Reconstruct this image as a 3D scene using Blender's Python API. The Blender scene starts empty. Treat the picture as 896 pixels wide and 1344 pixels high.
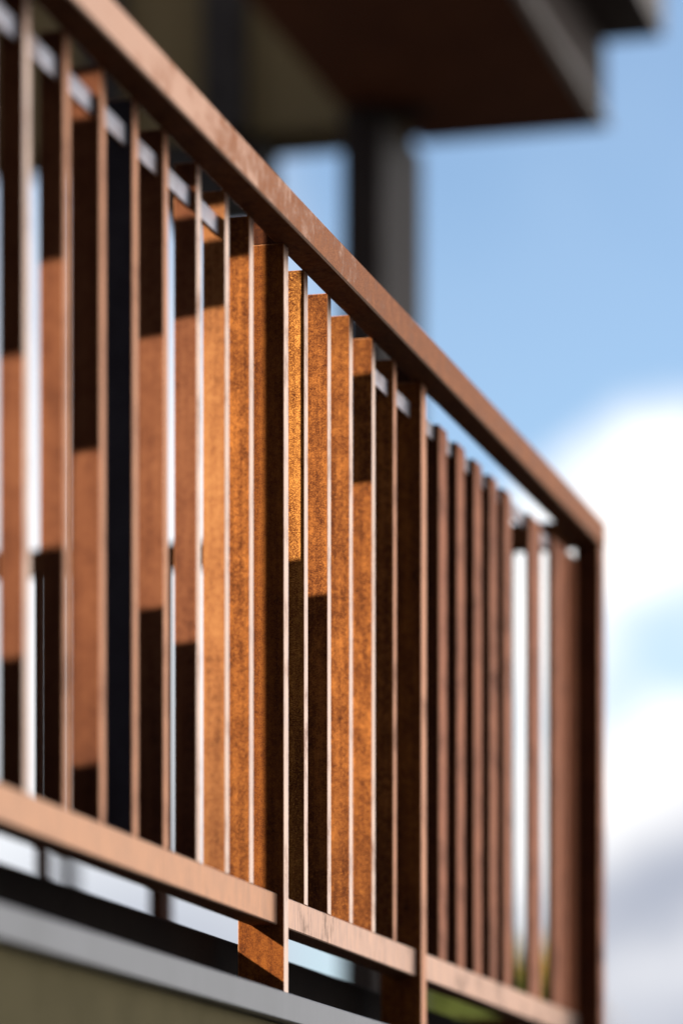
import bpy, bmesh, math, random
from mathutils import Vector, Matrix
random.seed(7)
S = bpy.context.scene
C = S.collection

# ------------------------------------------------------------------ camera
F = 5040.0                                   # focal length in photo pixels (135 mm on 36 mm)
ANG = math.atan(1337.0 / F)                  # heading of the railing, right of the view axis
SA, CA = math.sin(ANG), math.cos(ANG)
HC = 1.60                                    # camera height
cam_d = bpy.data.cameras.new("camera"); cam = bpy.data.objects.new("camera", cam_d); C.objects.link(cam)
cam.location = (0, 0, HC); cam.rotation_euler = (math.radians(90), 0, 0)
cam_d.sensor_fit = 'VERTICAL'; cam_d.sensor_height = 36.0; cam_d.sensor_width = 24.0
cam_d.lens = 135.0
cam_d.shift_y = (1745 - 672) / 1344.0
cam_d.clip_start = 0.05; cam_d.clip_end = 20000
cam_d.dof.use_dof = True; cam_d.dof.focus_distance = 5.40; cam_d.dof.aperture_fstop = 1.8
S.camera = cam

# ------------------------------------------------------------------ light
SUN_T, SUN_D, SUN_Z = -1.0, 0.45, 0.30       # direction towards the sun in railing axes (along, inward, up)
ts = Vector((SUN_T * SA - SUN_D * CA, SUN_T * CA + SUN_D * SA, SUN_Z)).normalized()
sun_d = bpy.data.lights.new("sun", 'SUN'); sun_d.energy = 4.9; sun_d.angle = math.radians(0.5)
sun_d.color = (1.0, 0.90, 0.76)
sun = bpy.data.objects.new("sun", sun_d); C.objects.link(sun)
sun.rotation_euler = ts.to_track_quat('Z', 'Y').to_euler()
sun.location = ts * 40
S.view_settings.view_transform = 'Standard'; S.view_settings.look = 'None'
S.view_settings.gamma = 1.0; S.view_settings.exposure = 0.75
S.cycles.use_denoising = True
S.cycles.max_bounces = 8

W = bpy.data.worlds.new("World"); S.world = W; W.use_nodes = True
nt = W.node_tree; nt.nodes.clear()
def N(t, tree=None): return (tree or nt).nodes.new(t)
def L(a, b, tree=None): (tree or nt).links.new(a, b)
def mth(op, a, b=None, c=None, tree=None):
    tree = tree or nt
    n = tree.nodes.new('ShaderNodeMath'); n.operation = op
    for i, v in enumerate((a, b, c)):
        if v is None: continue
        if isinstance(v, (int, float)): n.inputs[i].default_value = v
        else: tree.links.new(v, n.inputs[i])
    return n.outputs[0]
def sstep(v, lo, hi, tree=None):
    tree = tree or nt
    n = tree.nodes.new('ShaderNodeMapRange'); n.interpolation_type = 'SMOOTHSTEP'
    for k, x in (('Value', v), ('From Min', lo), ('From Max', hi)):
        if isinstance(x, (int, float)): n.inputs[k].default_value = x
        else: tree.links.new(x, n.inputs[k])
    return n.outputs['Result']
sky = N('ShaderNodeTexSky'); sky.sky_type = 'NISHITA'; sky.sun_disc = False
sky.sun_elevation = math.asin(ts.z); sky.sun_rotation = math.atan2(ts.x, ts.y)
sky.air_density = 1.0; sky.dust_density = 0.6; sky.ozone_density = 3.2
tc = N('ShaderNodeTexCoord'); sep = N('ShaderNodeSeparateXYZ'); L(tc.outputs['Generated'], sep.inputs[0])
az = mth('ARCTAN2', sep.outputs[0], sep.outputs[1]); el = mth('ARCSINE', sep.outputs[2])
def noise(scale, det=5, rough=.55, off=(0, 0, 0)):
    mp = N('ShaderNodeMapping'); L(tc.outputs['Generated'], mp.inputs[0]); mp.inputs['Location'].default_value = off
    n = N('ShaderNodeTexNoise'); L(mp.outputs[0], n.inputs['Vector'])
    n.inputs['Scale'].default_value = scale; n.inputs['Detail'].default_value = det; n.inputs['Roughness'].default_value = rough
    return n.outputs['Fac']
nb = noise(9, 6, .55, (.3, .1, 0)); nl = noise(2.6, 5, .55, (.7, .2, .4)); nf = noise(34, 4, .5)
def gauss(a0, e0, sa, se):
    x = mth('DIVIDE', mth('SUBTRACT', az, a0), sa); y = mth('DIVIDE', mth('SUBTRACT', el, e0), se)
    return mth('EXPONENT', mth('MULTIPLY', mth('ADD', mth('MULTIPLY', x, x), mth('MULTIPLY', y, y)), -1.0))
wob = mth('MULTIPLY', mth('SUBTRACT', nf, .5), .045)
elw = mth('ADD', el, wob)
def gaussw(a0, e0, sa, se):                   # the same, wandering with the cloud noise and leaning
    x = mth('DIVIDE', mth('SUBTRACT', az, a0), sa)
    y = mth('DIVIDE', mth('SUBTRACT', mth('ADD', elw, mth('MULTIPLY', mth('SUBTRACT', az, a0), -.35)), e0), se)
    return mth('EXPONENT', mth('MULTIPLY', mth('ADD', mth('MULTIPLY', x, x), mth('MULTIPLY', y, y)), -1.0))
# bank of cumulus on the right: its top climbs further right
top = mth('ADD', .246, mth('MULTIPLY', mth('MINIMUM', mth('MAXIMUM', mth('SUBTRACT', az, .10), 0), .8), .55))
top = mth('SUBTRACT', top, mth('MULTIPLY', mth('MAXIMUM', mth('SUBTRACT', .075, az), 0), .8))
topo = mth('SUBTRACT', top, .028)
right = mth('MULTIPLY', sstep(az, .005, .040), mth('SUBTRACT', 1.0, sstep(elw, topo, top)))
hole = mth('MULTIPLY', gaussw(.090, .172, .036, .015), .78)
right = mth('MULTIPLY', right, mth('SUBTRACT', 1.0, hole))
# softer bank low on the left
left = mth('MULTIPLY', mth('SUBTRACT', 1.0, sstep(az, -.030, .012)), mth('MULTIPLY', mth('SUBTRACT', 1.0, sstep(elw, .20, .36)), mth('SUBTRACT', .97, mth('MULTIPLY', sstep(el, .10, .18), .25))))
# broken clouds over the rest of the sky
away = mth('SUBTRACT', 1.0, mth('MINIMUM', mth('MULTIPLY', gauss(.05, .29, .14, .10), 1.7), 1.0))
rest = mth('MULTIPLY', sstep(mth('ADD', mth('MULTIPLY', nl, .7), mth('MULTIPLY', nb, .3)), .47, .60), away)
mask = mth('MINIMUM', mth('MAXIMUM', mth('MAXIMUM', mth('MAXIMUM', right, left), rest), .085), 1.0)
shade = mth('MAXIMUM', mth('MAXIMUM', mth('MAXIMUM', mth('MULTIPLY', gaussw(.090, .112, .09, .026), .90), mth('MULTIPLY', mth('MULTIPLY', sstep(az, .03, .06), mth('SUBTRACT', 1.0, sstep(az, .16, .24))), mth('MULTIPLY', mth('SUBTRACT', 1.0, sstep(elw, .04, .16)), .95))), mth('MULTIPLY', gauss(-.05, .09, .09, .05), .85)), mth('MULTIPLY', sstep(nb, .48, .70), .42))
mixc = N('ShaderNodeMix'); mixc.data_type = 'RGBA'; L(shade, mixc.inputs['Factor'])
mixc.inputs['A'].default_value = (1.0, .985, .97, 1); mixc.inputs['B'].default_value = (.25, .28, .36, 1)
b1 = N('ShaderNodeBackground'); L(sky.outputs[0], b1.inputs[0]); b1.inputs[1].default_value = .098
b2 = N('ShaderNodeBackground'); L(mixc.outputs['Result'], b2.inputs[0]); b2.inputs[1].default_value = .84
ms = N('ShaderNodeMixShader'); L(mask, ms.inputs[0]); L(b1.outputs[0], ms.inputs[1]); L(b2.outputs[0], ms.inputs[2])
wo = N('ShaderNodeOutputWorld'); L(ms.outputs[0], wo.inputs[0])

# ------------------------------------------------------------------ materials
def new_mat(name):
    m = bpy.data.materials.new(name); m.use_nodes = True
    t = m.node_tree; t.nodes.clear()
    o = t.nodes.new('ShaderNodeOutputMaterial'); p = t.nodes.new('ShaderNodeBsdfPrincipled')
    t.links.new(p.outputs[0], o.inputs[0])
    return m, t, p
def coords(t, scale=(1, 1, 1), rnd=True):
    tcn = t.nodes.new('ShaderNodeTexCoord'); mp = t.nodes.new('ShaderNodeMapping')
    t.links.new(tcn.outputs['Object'], mp.inputs[0]); mp.inputs['Scale'].default_value = scale
    if rnd:
        oi = t.nodes.new('ShaderNodeObjectInfo'); cx = t.nodes.new('ShaderNodeCombineXYZ')
        for k, s in enumerate((37.0, 91.0, 13.0)): t.links.new(mth('MULTIPLY', oi.outputs['Random'], s, tree=t), cx.inputs[k])
        t.links.new(cx.outputs[0], mp.inputs['Location'])
    return mp.outputs[0]
def nz(t, vec, scale, det=3, rough=.6):
    n = t.nodes.new('ShaderNodeTexNoise'); t.links.new(vec, n.inputs['Vector'])
    n.inputs['Scale'].default_value = scale; n.inputs['Detail'].default_value = det; n.inputs['Roughness'].default_value = rough
    return n.outputs['Fac']
def ramp(t, fac, stops):
    r = t.nodes.new('ShaderNodeValToRGB'); t.links.new(fac, r.inputs[0])
    e = r.color_ramp.elements
    while len(e) < len(stops): e.new(.5)
    for q, (p, c) in zip(e, stops): q.position = p; q.color = (*c, 1)
    return r.outputs[0]
def mixcol(t, fac, a, b, mode='MIX'):
    n = t.nodes.new('ShaderNodeMix'); n.data_type = 'RGBA'; n.blend_type = mode
    for k, v in (('Factor', fac), ('A', a), ('B', b)):
        if isinstance(v, (int, float)): n.inputs[k].default_value = v
        elif isinstance(v, tuple): n.inputs[k].default_value = (*v, 1)
        else: t.links.new(v, n.inputs[k])
    return n.outputs['Result']
def bump(t, p, h, dist, strength=1.0):
    b = t.nodes.new('ShaderNodeBump'); b.inputs['Distance'].default_value = dist; b.inputs['Strength'].default_value = strength
    t.links.new(h, b.inputs['Height']); t.links.new(b.outputs[0], p.inputs['Normal'])

def rust_mat(name, dark, mid, bright, lum=1.0, speck=1.0):
    m, t, p = new_mat(name)
    v = coords(t); vs = coords(t, (1, 1, .05))
    big = nz(t, v, 22, 4); fine = nz(t, v, 700, 3, .75); med = nz(t, v, 120, 3); st = nz(t, vs, 60, 3)
    a = mth('MULTIPLY', mth('SUBTRACT', fine, .5, tree=t), 1.9 * speck, tree=t)
    b = mth('MULTIPLY', mth('SUBTRACT', med, .5, tree=t), .6, tree=t)
    c = mth('MULTIPLY', mth('SUBTRACT', big, .5, tree=t), .55, tree=t)
    d = mth('MULTIPLY', mth('SUBTRACT', st, .5, tree=t), .8, tree=t)
    s = mth('ADD', mth('ADD', mth('ADD', a, b, tree=t), mth('ADD', c, d, tree=t), tree=t), .5, tree=t)
    col = ramp(t, s, [(.12, dark), (.42, mid), (.85, bright)])
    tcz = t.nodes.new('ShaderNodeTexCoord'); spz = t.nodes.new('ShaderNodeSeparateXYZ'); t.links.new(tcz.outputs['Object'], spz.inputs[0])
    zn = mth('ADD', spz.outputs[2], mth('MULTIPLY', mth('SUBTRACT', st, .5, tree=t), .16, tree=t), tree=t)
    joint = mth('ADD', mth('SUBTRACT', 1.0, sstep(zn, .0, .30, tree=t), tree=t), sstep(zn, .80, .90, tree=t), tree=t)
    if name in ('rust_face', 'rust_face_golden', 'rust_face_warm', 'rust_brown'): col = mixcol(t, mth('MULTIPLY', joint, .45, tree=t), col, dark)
    fl = sstep(nz(t, v, 300, 3, .8), .56, .68, tree=t)            # flecks of fresh orange rust
    col = mixcol(t, mth('MULTIPLY', fl, min(1.0, .75 * speck), tree=t), col, bright)
    pits = sstep(nz(t, v, 240, 3, .8), .60, .70, tree=t)          # dark pits
    col = mixcol(t, mth('MULTIPLY', pits, .55, tree=t), col, dark)
    t.links.new(col, p.inputs['Base Color'])
    p.inputs['Roughness'].default_value = .75; p.inputs['Specular IOR Level'].default_value = .12
    bump(t, p, s, .0012, .55)
    return m
RUST = rust_mat('rust_face', (.034, .007, .002), (.135, .036, .008), (.50, .175, .036))
RUST_GOLD = rust_mat('rust_face_golden', (.035, .007, .003), (.20, .052, .009), (.78, .34, .075), speck=1.5)
RUST_WARM = rust_mat('rust_face_warm', (.05, .013, .005), (.29, .105, .034), (.46, .21, .075), speck=.7)
RUST_POST = rust_mat('rust_post', (.024, .005, .002), (.125, .031, .005), (.30, .095, .015))
RUST_BROWN = rust_mat('rust_brown', (.035, .009, .004), (.135, .043, .018), (.22, .083, .036), speck=.6)
RUST_DARK = rust_mat('rust_dark', (.014, .003, .001), (.048, .012, .004), (.12, .036, .010))
ARRIS_GLINT = rust_mat('arris_highlight', (.22, .06, .02), (.48, .19, .08), (.66, .34, .17))  # edge highlight painted on the bevels as a brighter rust tone

def edge_mat(name, base, rustc, amount, rough=.36, metal=.75, streak=(1, 1, .1)):
    """mill scale on the front faces: dull metal sheen broken by rust bloom and fine streaks"""
    m, t, p = new_mat(name)
    v = coords(t); vs = coords(t, streak)
    big = nz(t, v, 14, 5, .65); st = nz(t, vs, 190, 4, .65); fine = nz(t, v, 300, 3)
    fac = mth('ADD', mth('MULTIPLY', big, .55, tree=t), mth('ADD', mth('MULTIPLY', st, .30, tree=t), mth('MULTIPLY', fine, .15, tree=t), tree=t), tree=t)
    r = sstep(fac, .62 - amount, .84 - amount, tree=t)
    tint = mixcol(t, sstep(st, .35, .65, tree=t), base, tuple(x * y for x, y in zip(base, (.76, .80, .88))))
    col = mixcol(t, r, tint, rustc)
    t.links.new(col, p.inputs['Base Color'])
    t.links.new(mth('SUBTRACT', metal, mth('MULTIPLY', r, metal * .8, tree=t), tree=t), p.inputs['Metallic'])
    t.links.new(mth('ADD', rough, mth('MULTIPLY', r, .25, tree=t), tree=t), p.inputs['Roughness'])
    p.inputs['Specular Tint'].default_value = (1.0, .90, .82, 1) if name == 'steel_edge_pale' else (1.0, .70, .54, 1); p.inputs['Specular IOR Level'].default_value = .3
    bump(t, p, fac, .0006, .4)
    return m
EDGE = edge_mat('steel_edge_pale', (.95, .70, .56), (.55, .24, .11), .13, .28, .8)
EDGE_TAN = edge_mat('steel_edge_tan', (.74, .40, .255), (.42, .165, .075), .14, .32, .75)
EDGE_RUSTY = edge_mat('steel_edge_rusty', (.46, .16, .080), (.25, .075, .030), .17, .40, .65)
RAIL = edge_mat('bottom_rail_face', (.75, .45, .295), (.42, .19, .10), .07, .30, .75, (1, 1, .12))
RAIL_WORN = edge_mat('bottom_rail_worn', (.86, .64, .52), (.44, .25, .15), .11, .32, .75, (1, 1, .12))
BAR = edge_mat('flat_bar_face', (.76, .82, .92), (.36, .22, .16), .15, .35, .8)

def handrail_mat():
    m, t, p = new_mat('handrail_face')
    v = coords(t, rnd=False); vs = coords(t, (1, 1, .25), False)
    tcn = t.nodes.new('ShaderNodeTexCoord'); sp = t.nodes.new('ShaderNodeSeparateXYZ'); t.links.new(tcn.outputs['Object'], sp.inputs[0])
    sheen_fade = sstep(sp.outputs[0], -1.3, .55, tree=t)                # reflected sheen painted paler at the near end, fading to rust colour far off
    big = nz(t, v, 26, 6, .7); st = nz(t, vs, 150, 4, .7); fine = nz(t, v, 420, 3, .7)
    fac = mth('ADD', mth('MULTIPLY', big, .55, tree=t), mth('ADD', mth('MULTIPLY', st, .15, tree=t), mth('MULTIPLY', fine, .30, tree=t), tree=t), tree=t)
    r = sstep(mth('ADD', fac, mth('MULTIPLY', mth('SUBTRACT', sheen_fade, .5, tree=t), .26, tree=t), tree=t), .42, .60, tree=t)
    rc = ramp(t, mth('ADD', mth('MULTIPLY', fine, .6, tree=t), mth('MULTIPLY', big, .4, tree=t), tree=t), [(.38, (.16, .042, .014)), (.50, (.42, .135, .042)), (.62, (.62, .25, .10))])
    col = mixcol(t, r, (.68, .50, .42), rc)
    t.links.new(col, p.inputs['Base Color'])
    t.links.new(mth('SUBTRACT', .75, mth('MULTIPLY', r, .35, tree=t), tree=t), p.inputs['Metallic'])
    t.links.new(mth('ADD', .34, mth('MULTIPLY', r, .14, tree=t), tree=t), p.inputs['Roughness'])
    p.inputs['Specular Tint'].default_value = (1.0, .62, .42, 1); p.inputs['Specular IOR Level'].default_value = .3
    bump(t, p, fac, .0008, .5)
    return m
HAND = handrail_mat()
HAND_GLINT = edge_mat('handrail_highlight', (.85, .58, .42), (.60, .28, .12), .12, .35, .6)  # lit edge line of the rails put into a lighter bevel colour
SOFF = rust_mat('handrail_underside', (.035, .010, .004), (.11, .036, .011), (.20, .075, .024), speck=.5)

def plain(name, a, b, rough=.8, scale=8, metal=0.0, stretch=(1, 1, 1), bmp=.001, bscale=60):
    m, t, p = new_mat(name)
    v = coords(t, stretch); n = nz(t, v, scale, 6, .65); n2 = nz(t, v, bscale, 3)
    t.links.new(mixcol(t, sstep(n, .3, .7, tree=t), a, b), p.inputs['Base Color'])
    p.inputs['Roughness'].default_value = rough; p.inputs['Metallic'].default_value = metal
    p.inputs['Specular IOR Level'].default_value = .5 if rough < .6 else .12
    bump(t, p, n2, bmp, .5)
    return m
CAP = plain('ledge_metal', (.29, .29, .30), (.36, .36, .38), .40, 2.2, .4, (1.5, 1, .4), .0002, 90)
RENDER_W = plain('olive_render', (.19, .158, .082), (.24, .20, .105), .9, 7, 0, (1, 1, 1), .002, 160)
DARKM = plain('dark_steel', (.030, .024, .022), (.055, .045, .040), .6, 10)
KERB = plain('dark_kerb', (.006, .003, .002), (.010, .006, .004), .95, 10)
BAR_SHADE = plain('bar_face_shade', (.040, .036, .050), (.060, .056, .075), .75, 12)  # shade on one bar's side faces, put into the colour
SOFFIT = plain('red_brown_soffit', (.13, .040, .017), (.18, .058, .024), .85, 5)
FASCIA = plain('fascia_brown', (.060, .042, .035), (.085, .062, .053), .7, 6)
DRIP = plain('drip_edge', (.20, .16, .135), (.27, .22, .19), .5, 9)
OLIVE = plain('olive_cladding', (.19, .135, .065), (.23, .168, .085), .85, 4, 0, (1, 1, .2))
COLUMN = plain('column_steel', (.036, .026, .023), (.060, .045, .040), .6, 6)
BLOCKER = plain('blocker_dark', (.035, .022, .014), (.065, .042, .026), .8, 12, 0, (4, 4, .4))
WALLD = plain('dark_wall', (.05, .038, .030), (.075, .058, .046), .9, 3)
PAVE = plain('paving', (.10, .095, .085), (.15, .14, .125), .9, .6, 0, (1, 1, 1), .004, 30)
BARK = plain('bark', (.06, .045, .03), (.12, .09, .065), .95, 14)
LEAF_G = plain('leaf_green', (.075, .095, .022), (.12, .14, .035), .7, 30)
LEAF_Y = plain('leaf_autumn', (.34, .19, .045), (.46, .27, .07), .7, 30)

# ------------------------------------------------------------------ builders, in railing axes (t along, d inward, z up from the lens)
ROT = math.radians(90) - ANG
def world(t, d, z): return Vector((-d * CA + t * SA, d * SA + t * CA, HC + z))
def tag(o, label=None, cat=None, group=None, kind=None):
    for k, v in (('label', label), ('category', cat), ('group', group), ('kind', kind)):
        if v: o[k] = v
    return o
BASE = {}
def thing(name, base, label, cat, group=None):
    o = bpy.data.objects.new(name, None); C.objects.link(o); o.empty_display_size = .1
    o.location = world(*base); o.rotation_euler = (0, 0, ROT); BASE[o.name] = Vector(base)
    return tag(o, label, cat, group)
def box_mesh(name, size, mats, bev=.0012, front=None, bottom=None, arris=None):
    """box centred in x and y, z from 0 to size z; slot 0 faces, 'front' slot on the -y face, 'bottom' slot below, 'arris' slot on the bevels"""
    bm = bmesh.new(); bmesh.ops.create_cube(bm, size=1)
    for v in bm.verts: v.co = Vector((v.co.x * size[0], v.co.y * size[1], (v.co.z + .5) * size[2]))
    if bev:
        bmesh.ops.bevel(bm, geom=bm.edges[:], offset=bev, segments=1, affect='EDGES')
    bm.normal_update()
    for f in bm.faces:
        n = f.normal
        if max(abs(n.x), abs(n.y), abs(n.z)) < .95: f.material_index = arris or 0
        elif n.y < -.9 and front is not None: f.material_index = front
        elif n.z < -.9 and bottom is not None: f.material_index = bottom
    me = bpy.data.meshes.new(name); bm.to_mesh(me); bm.free()
    for m in mats: me.materials.append(m)
    return me
def put(name, me, parent, t, d, z, rx=0.0):
    o = bpy.data.objects.new(name, me); C.objects.link(o)
    if parent is not None:
        o.parent = parent; o.location = Vector((t, d, z)) - BASE[parent.name]
    else:
        o.location = world(t, d, z); o.rotation_euler = (0, 0, ROT)
    if rx: o.rotation_euler = (0, 0, rx)
    return o
def slab(name, parent, t0, t1, d0, d1, z0, z1, mats, bev=.003, **kw):
    me = box_mesh(name, (t1 - t0, d1 - d0, z1 - z0), mats if isinstance(mats, (list, tuple)) else [mats], bev, **kw)
    return put(name, me, parent, (t0 + t1) / 2, (d0 + d1) / 2, z0)
def tx(x, d):                                 # where a sight line through photo column x meets a plane parallel to the railing
    k = (x - 448) / F; return d * (CA + k * SA) / (SA - k * CA)
def zy(y, t, d): return (1745 - y) * (d * SA + t * CA) / F

# ------------------------------------------------------------------ setting: ground
bm = bmesh.new(); bmesh.ops.create_grid(bm, x_segments=8, y_segments=8, size=3000)
me = bpy.data.meshes.new('ground'); bm.to_mesh(me); bm.free(); me.materials.append(PAVE)
g = bpy.data.objects.new('ground', me); C.objects.link(g); tag(g, 'pale paved ground below the balcony', kind='structure')

# ------------------------------------------------------------------ balcony slab
T0, T1 = 2.3, 7.215
balc = thing('balcony', (4.7, 2.4, -HC), 'olive rendered balcony with grey metal ledge carrying the rusty railing', 'balcony')
slab('slab_edge', balc, T0, T1 + .02, 1.420, 3.75, .10, .4175, RENDER_W)
slab('ledge', balc, T0 - .01, T1 + .03, 1.402, 3.77, .4175, .456, CAP, .0015)
slab('kerb', balc, T0 + .3, T1 - .2, 1.520, 1.60, .456, .541, KERB)
slab('lower_wall', balc, T0 + .2, T1 - .3, 1.70, 3.60, -HC, .10, RENDER_W)

# ------------------------------------------------------------------ railing
rail = thing('balcony_railing', (4.7, 1.45, .456), 'rust brown weathered steel railing with upright bars along the balcony edge', 'railing')
ZS = 1.490                                    # underside of the handrail
slab('handrail', rail, 3.0, T1, 1.393, 1.440, ZS, ZS + .049, [SOFF, HAND, HAND_GLINT], .0024, front=1, bottom=0, arris=2)
PD0, PD1, PT = 1.4265, 1.492, .024
BD0, BDEP, BT = 1.4355, .0300, .0205
RZ0, RZ1 = .5552, .598
posts = [3.05, tx(375.5, PD0), tx(556, PD0)]
post_me = box_mesh('post', (PT, PD1 - PD0, ZS - .456), [RUST_POST, EDGE, ARRIS_GLINT], .001, front=1, arris=2)
post_me2 = box_mesh('post', (.034, PD1 - PD0, ZS - .456), [RUST_POST, EDGE_TAN, ARRIS_GLINT], .001, front=1, arris=2)
for i, t in enumerate(posts):
    put('post', post_me2 if i == 2 else post_me, rail, t, (PD0 + PD1) / 2, .456)
for t in posts: slab('post_head', rail, t - PT / 2 + .0005, t + PT / 2 - .0005, 1.4408, PD1 - .0005, ZS + .0003, ZS + .040, RUST_DARK, .001)
cp = slab('corner_post', rail, T1 - .050, T1, 1.3945, 1.4425, .456, ZS, [RUST_DARK, EDGE_RUSTY, ARRIS_GLINT], .0015, front=1, arris=2)
# bottom rails between the posts, flat bars under the handrail
secs = [(3.05, posts[1]), (posts[1], posts[2]), (posts[2], T1 - .05)]
for k, (a, b) in enumerate(secs):
    ta = a + (PT / 2 + .001, PT / 2 + .001, .018)[k]; tb = b - (PT / 2 + .0015, .0185, .001)[k]
    slab('bottom_rail', rail, ta, tb, 1.437 - .002, 1.475, RZ0, RZ1, [SOFF, RAIL if k == 0 else RAIL_WORN, HAND_GLINT], .0016, front=1, bottom=0, arris=2)
    fa, fb = ((ta, tx(300, BD0)), (tx(488, BD0), tb), (ta, tb))[k]
    slab('flat_bar', rail, fa, fb, 1.4445, 1.4505, 1.433, 1.4585, [RUST_DARK, BAR, ARRIS_GLINT], .0008, front=1, arris=2)
# upright bars: photo columns of their front edges
XS1 = [-62, -12, 36, 88, 135, 178, 218, 261, 298, 330]
XS2 = [401.5, 432, 460.5, 490, 518]
XS3 = [581, 604.5, 627, 647.5, 666]
full = ZS - RZ1 + .001
bar_long = box_mesh('baluster', (BT, BDEP, full), [RUST, EDGE, ARRIS_GLINT], .0009, front=1, arris=2)
bar_warm = box_mesh('baluster', (BT, BDEP, full), [RUST_WARM, EDGE, ARRIS_GLINT], .0009, front=1, arris=2)
bar_gold = box_mesh('baluster', (BT, BDEP, full), [RUST_GOLD, EDGE, ARRIS_GLINT], .0009, front=1, arris=2)
bar_brown = box_mesh('baluster', (BT, BDEP, full), [RUST_BROWN, EDGE, ARRIS_GLINT], .0009, front=1, arris=2)
bar_tan = box_mesh('baluster', (BT, BDEP, full), [RUST_BROWN, EDGE_TAN, ARRIS_GLINT], .0009, front=1, arris=2)
bar_deep = box_mesh('baluster', (BT, .037, full), [RUST_BROWN, EDGE_TAN, ARRIS_GLINT], .0009, front=1, arris=2)
bar_shaded = box_mesh('baluster', (BT, .040, full), [BAR_SHADE, EDGE_TAN, ARRIS_GLINT], .0009, front=1, arris=2)
bar_rusty = box_mesh('baluster', (BT, BDEP, full), [RUST, EDGE_TAN, ARRIS_GLINT], .0009, front=1, arris=2)
bar_short = box_mesh('baluster', (.056, BDEP, 1.4600 - RZ1), [RUST_DARK, EDGE_RUSTY, ARRIS_GLINT], .0009, front=1, arris=2)
BARS = []
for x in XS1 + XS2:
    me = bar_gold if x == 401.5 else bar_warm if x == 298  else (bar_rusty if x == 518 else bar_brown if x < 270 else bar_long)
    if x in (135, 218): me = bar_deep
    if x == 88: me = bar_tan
    if x == 178: me = bar_shaded
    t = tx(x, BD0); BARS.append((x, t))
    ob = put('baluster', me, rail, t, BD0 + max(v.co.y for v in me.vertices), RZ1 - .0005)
    if x == 178: ob['label'] = 'upright bar with shade painted dark blue on its side faces'
ts3 = [tx(x, BD0) for x in XS3]
ts3 += [tx(742, BD0), tx(753, BD0), tx(765, BD0), tx(776, BD0)]
bar_slim = box_mesh('baluster', (.098, .008, 1.4600 - RZ1), [RUST_DARK, EDGE_RUSTY, ARRIS_GLINT], .0009, front=1, arris=2)
for x in (702, 732): put('baluster', bar_slim, rail, tx(x, BD0), BD0 + .004, RZ1 - .0005)
for t in ts3:
    if t < T1 - .078: put('baluster', bar_short, rail, t, BD0 + BDEP / 2, RZ1 - .0005)
# the return of the railing at the far end, running inward
RD1 = 3.70
slab('return_handrail', rail, T1 - .047, T1 - .0005, 1.4405, RD1, ZS + .0008, ZS + .0485, [SOFF, RUST_DARK], .002)
slab('return_bottom_rail', rail, T1 - .045, T1 - .007, 1.4430, RD1 - .05, RZ0 + .001, RZ1 - .001, [SOFF, RUST_DARK], .0016)
ret_me = box_mesh('baluster', (BDEP, BT, ZS - RZ1 + .001), [RUST_DARK], .0009)
d = 1.578
while d < RD1 - .1:
    put('baluster', ret_me, rail, T1 - .026, d, RZ1 - .0008); d += .235
slab('end_post', rail, T1 - .05, T1, RD1 - .06, RD1 - .002, .456, ZS, [RUST_DARK], .0015)
put('post', box_mesh('post', (.06, .024, ZS - .456), [RUST_DARK], .001), rail, T1 - .026, 2.27, .456)

# ------------------------------------------------------------------ unseen boards, added and cut so their gaps shape the sunlight on each bar
DS = 1.90
scr = thing('sun_gobo', (3.6, DS, .456), 'unseen dark boards added to cut the sunlight on the bars', 'screen')
def kof(d): return (DS - d) / SUN_D
LIT = {36: [(465, 860)], 88: [(340, 715)], 135: [(95, 150), (590, 1000)], 218: [(440, 795)], 261: [(246, 282), (415, 840)],
       298: [(268, 312), (402, 1300)], 330: [(335, 1300)], 401.5: [(330, 736)], 432: [(360, 778)], 460.5: [(395, 1400)], 490: [(430, 488), (632, 1400)]}
slots = []
TH = .008
for x, t in BARS:
    tc_ = t - BT / 2; dm = BD0 + BDEP / 2
    a = tc_ - kof(BD0) ; b = tc_ - kof(BD0 + BDEP)
    slots.append((a - .010 - TH / SUN_D, b + .010, tc_, dm, LIT.get(x, [])))
pt = posts[1] - PT / 2
slots.append((pt - kof(PD0 - .004) - TH / SUN_D, pt - kof(PD0 + .030) - TH / SUN_D, pt, 1.44, [(1195, 1400)]))
slots.append((pt - kof(PD0 + .030) - TH / SUN_D, pt - kof(PD1) + .012, pt, 1.46, [(300, 1400)]))
slots.sort()
pieces = []                                   # (t0, t1, z0, z1)
ZB, ZT = .456, 2.35
cur = 1.85
def solid(a, b):
    n = max(1, round((b - a) / .13))
    for i in range(n): pieces.append((a + (b - a) * i / n, a + (b - a) * (i + 1) / n, ZB, ZT, 0, 0))
for a, b, t, d, opens in slots:
    a = max(a, cur)
    if a - cur > .002: solid(cur, a)
    if not opens: solid(a, b)
    else:
        z = ZT
        k = kof(d)
        for y0, y1 in opens:
            zt = min(ZT, zy(y0, t, d) + SUN_Z * k); zb = max(ZB, zy(y1, t, d) + SUN_Z * k)
            if z - zt > .005: pieces.append((a, b, zt, z, 1, z < ZT))
            z = zb
        if z - ZB > .005: pieces.append((a, b, ZB, z, 0, 1))
    cur = b
for i, (a, b, z0, z1, c0, c1) in enumerate(pieces):
    o = slab('gobo_board', scr, a + .0002, b - .0002, DS - .001 * (i % 2), DS + TH - .001, z0, z1, BLOCKER, 0)
    for v in o.data.vertices:                 # mitred ends
        if (v.co.z > (z1 - z0) / 2 and c1) or (v.co.z < (z1 - z0) / 2 and c0): v.co.z += -1.13 * SUN_Z * v.co.x
slab('gobo_beam', scr, 1.85, cur, DS - .03, DS + .05, ZT, ZT + .08, BLOCKER)

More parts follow.
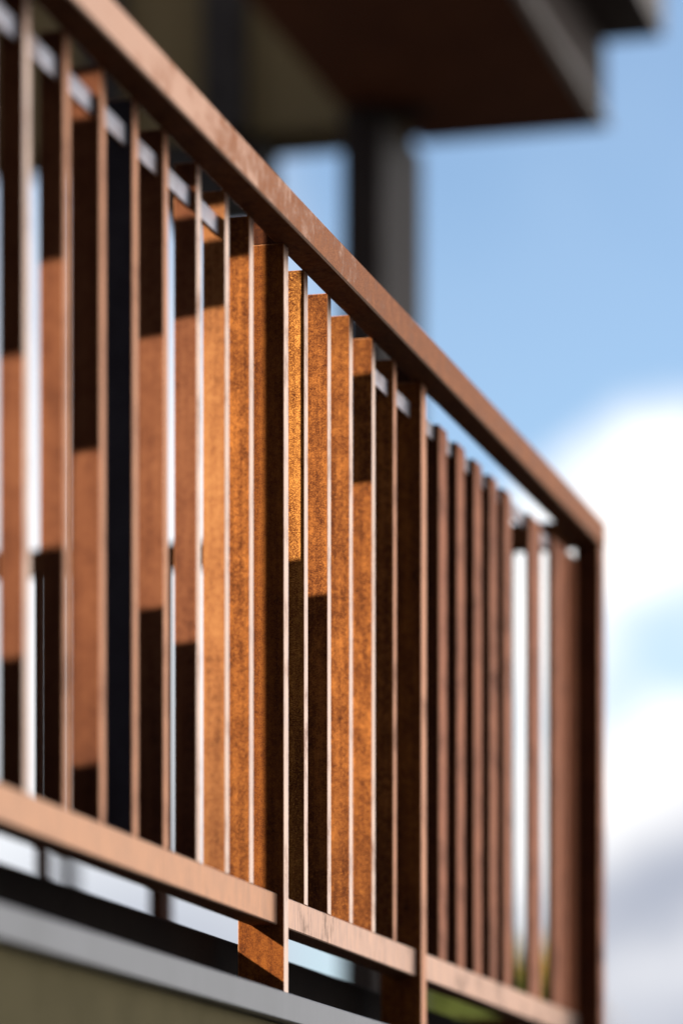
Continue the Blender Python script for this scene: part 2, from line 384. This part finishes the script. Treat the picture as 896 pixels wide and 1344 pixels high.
# unseen wall added at the near end to keep sun off the far parts
light_blocker = thing('light_blocker', (1.2, 8.0, -HC), 'unseen dark wall added at the near end to block the sun', 'light_blocker')
slab('wall', light_blocker, 1.70, 1.80, 3.28, 14.0, -HC, 11.0, WALLD)
rear_blk = thing('rear_light_blocker', (-3.0, -5.0, -HC), 'unseen dark wall added behind the viewpoint to block sky light', 'light_blocker')  # unseen wall, added to darken the shaded faces of the bars
slab('wall', rear_blk, -3.4, -3.0, -16.0, 3.7, -HC, 11.0, WALLD)
slab('roof', rear_blk, -6.0, -2.8, -16.3, 3.9, 11.0, 11.2, DARKM)

# ------------------------------------------------------------------ upper roof, storey and columns
RT1 = 12.44
roof = thing('canopy_roof', (10.2, 2.8, 3.96), 'brown canopy roof with red brown soffit projecting against the blue sky', 'roof')
slab('soffit', roof, 10.602, RT1 - .01, 2.43, 3.20, 3.962, 4.00, SOFFIT)
slab('shading_soffit', roof, 1.81, 10.6, 2.43, 8.0, 3.9625, 4.0, SOFFIT)  # unseen run of the roof, extended to keep sky light off the bars
slab('fascia', roof, 1.82, RT1, 2.402, 2.428, 3.99, 4.225, FASCIA)
slab('drip_edge', roof, 1.82, RT1 + .01, 2.392, 2.428, 3.955, 3.988, DRIP)
slab('end_fascia', roof, RT1 - .008, RT1 + .02, 2.43, 3.03, 3.958, 4.225, FASCIA)
slab('upper_deck', roof, 1.82, RT1 - .02, 2.205, 2.93, 4.228, 4.40, [FASCIA, DRIP], front=1)
store = thing('upper_storey', (12.3, 4.6, 3.93), 'olive clad upper storey wall with dark uprights hanging over the deck', 'building')
slab('wall', store, 12.12, 12.40, 3.04, 6.6, 3.93, 6.8, OLIVE)
for da, db in ((2.93, 3.175), (3.53, 3.67), (3.95, 4.08), (4.36, 4.50), (4.78, 4.92)):
    slab('upright', store, 12.06, 12.117, da, db, 3.925, 6.8, DARKM)
slab('downstand_beam', store, 12.13, 12.38, 3.50, 3.86, 3.70, 3.925, DARKM)
def column(base_d, t0, t1, d0, d1, ztop, label):
    c = thing('column', ((t0 + t1) / 2, (d0 + d1) / 2, -HC), label, 'column', 'columns carrying the upper roof')
    slab('shaft', c, t0, t1, d0, d1, -HC, ztop, COLUMN, .006)
column(3.05, 12.0, 12.57, 3.05, 3.185, 3.955, 'dark brown column rising behind the handrail to the canopy roof')
column(4.1, 12.0, 12.06, 4.10, 4.15, 3.926, 'dark column seen between the leftmost railing bars')

# ------------------------------------------------------------------ trees beyond
def tree(x, Y, h, r, leafm, label, n=2600):
    X = (x - 448) / F * Y
    o = bpy.data.objects.new('tree', None); C.objects.link(o); o.location = (X, Y, 0); tag(o, label, 'tree', 'trees beyond the balcony')
    bm = bmesh.new()
    def limb(p, q, r0, r1, seg=7):
        ax = (q - p); M = ax.to_track_quat('Z', 'Y').to_matrix()
        rings = []
        for pp, rr in ((p, r0), (q, r1)):
            rings.append([bm.verts.new(pp + M @ Vector((rr * math.cos(6.2832 * i / seg), rr * math.sin(6.2832 * i / seg), 0))) for i in range(seg)])
        for i in range(seg): bm.faces.new((rings[0][i], rings[0][(i + 1) % seg], rings[1][(i + 1) % seg], rings[1][i]))
    tips = []
    limb(Vector((0, 0, 0)), Vector((.05, 0, h * .35)), .16, .12); limb(Vector((.05, 0, h * .35)), Vector((0, .05, h * .8)), .12, .04)
    for i in range(11):
        a = i * 2.4; z = h * (.32 + .045 * i); l = r * random.uniform(.6, .95) * (1 - .04 * i)
        q = Vector((l * math.cos(a), l * math.sin(a), z + l * random.uniform(.3, .7)))
        limb(Vector((.02, 0, z)), q, .06, .015, 5); tips.append(q); tips.append(q * .6 + Vector((0, 0, z * .5)))
    tips += [Vector((0, 0, h * .85)), Vector((r * .3, 0, h * .78)), Vector((-r * .35, .1, h * .75))]
    me = bpy.data.meshes.new('trunk'); bm.to_mesh(me); bm.free(); me.materials.append(BARK)
    c = bpy.data.objects.new('trunk', me); C.objects.link(c); c.parent = o
    bm = bmesh.new()
    for i in range(n):
        b = random.choice(tips); R = r * .42
        p = b + Vector((random.gauss(0, R * .5), random.gauss(0, R * .5), random.gauss(0, R * .42)))
        s = random.uniform(.07, .15)
        M = Matrix.Rotation(random.uniform(0, 6.28), 3, 'Z') @ Matrix.Rotation(random.uniform(0, 3.1), 3, 'X')
        bm.faces.new([bm.verts.new(p + M @ Vector(u) * s) for u in ((-1, 0, 0), (0, -.5, .1), (1, 0, 0), (0, .5, .1))])
    me = bpy.data.meshes.new('crown'); bm.to_mesh(me); bm.free(); me.materials.append(leafm)
    c = bpy.data.objects.new('crown', me); C.objects.link(c); c.parent = o; c['kind'] = 'stuff'
tree(598, 34, 5.5, .95, LEAF_G, 'green leafy tree seen under the far bottom rail', 9000)
tree(700, 40, 6.2, .75, LEAF_Y, 'brown autumn tree seen between the far railing bars', 5000)
tree(-8, 36, 6.4, .55, LEAF_Y, 'yellow autumn tree at the left end under the bottom rail', 3500)
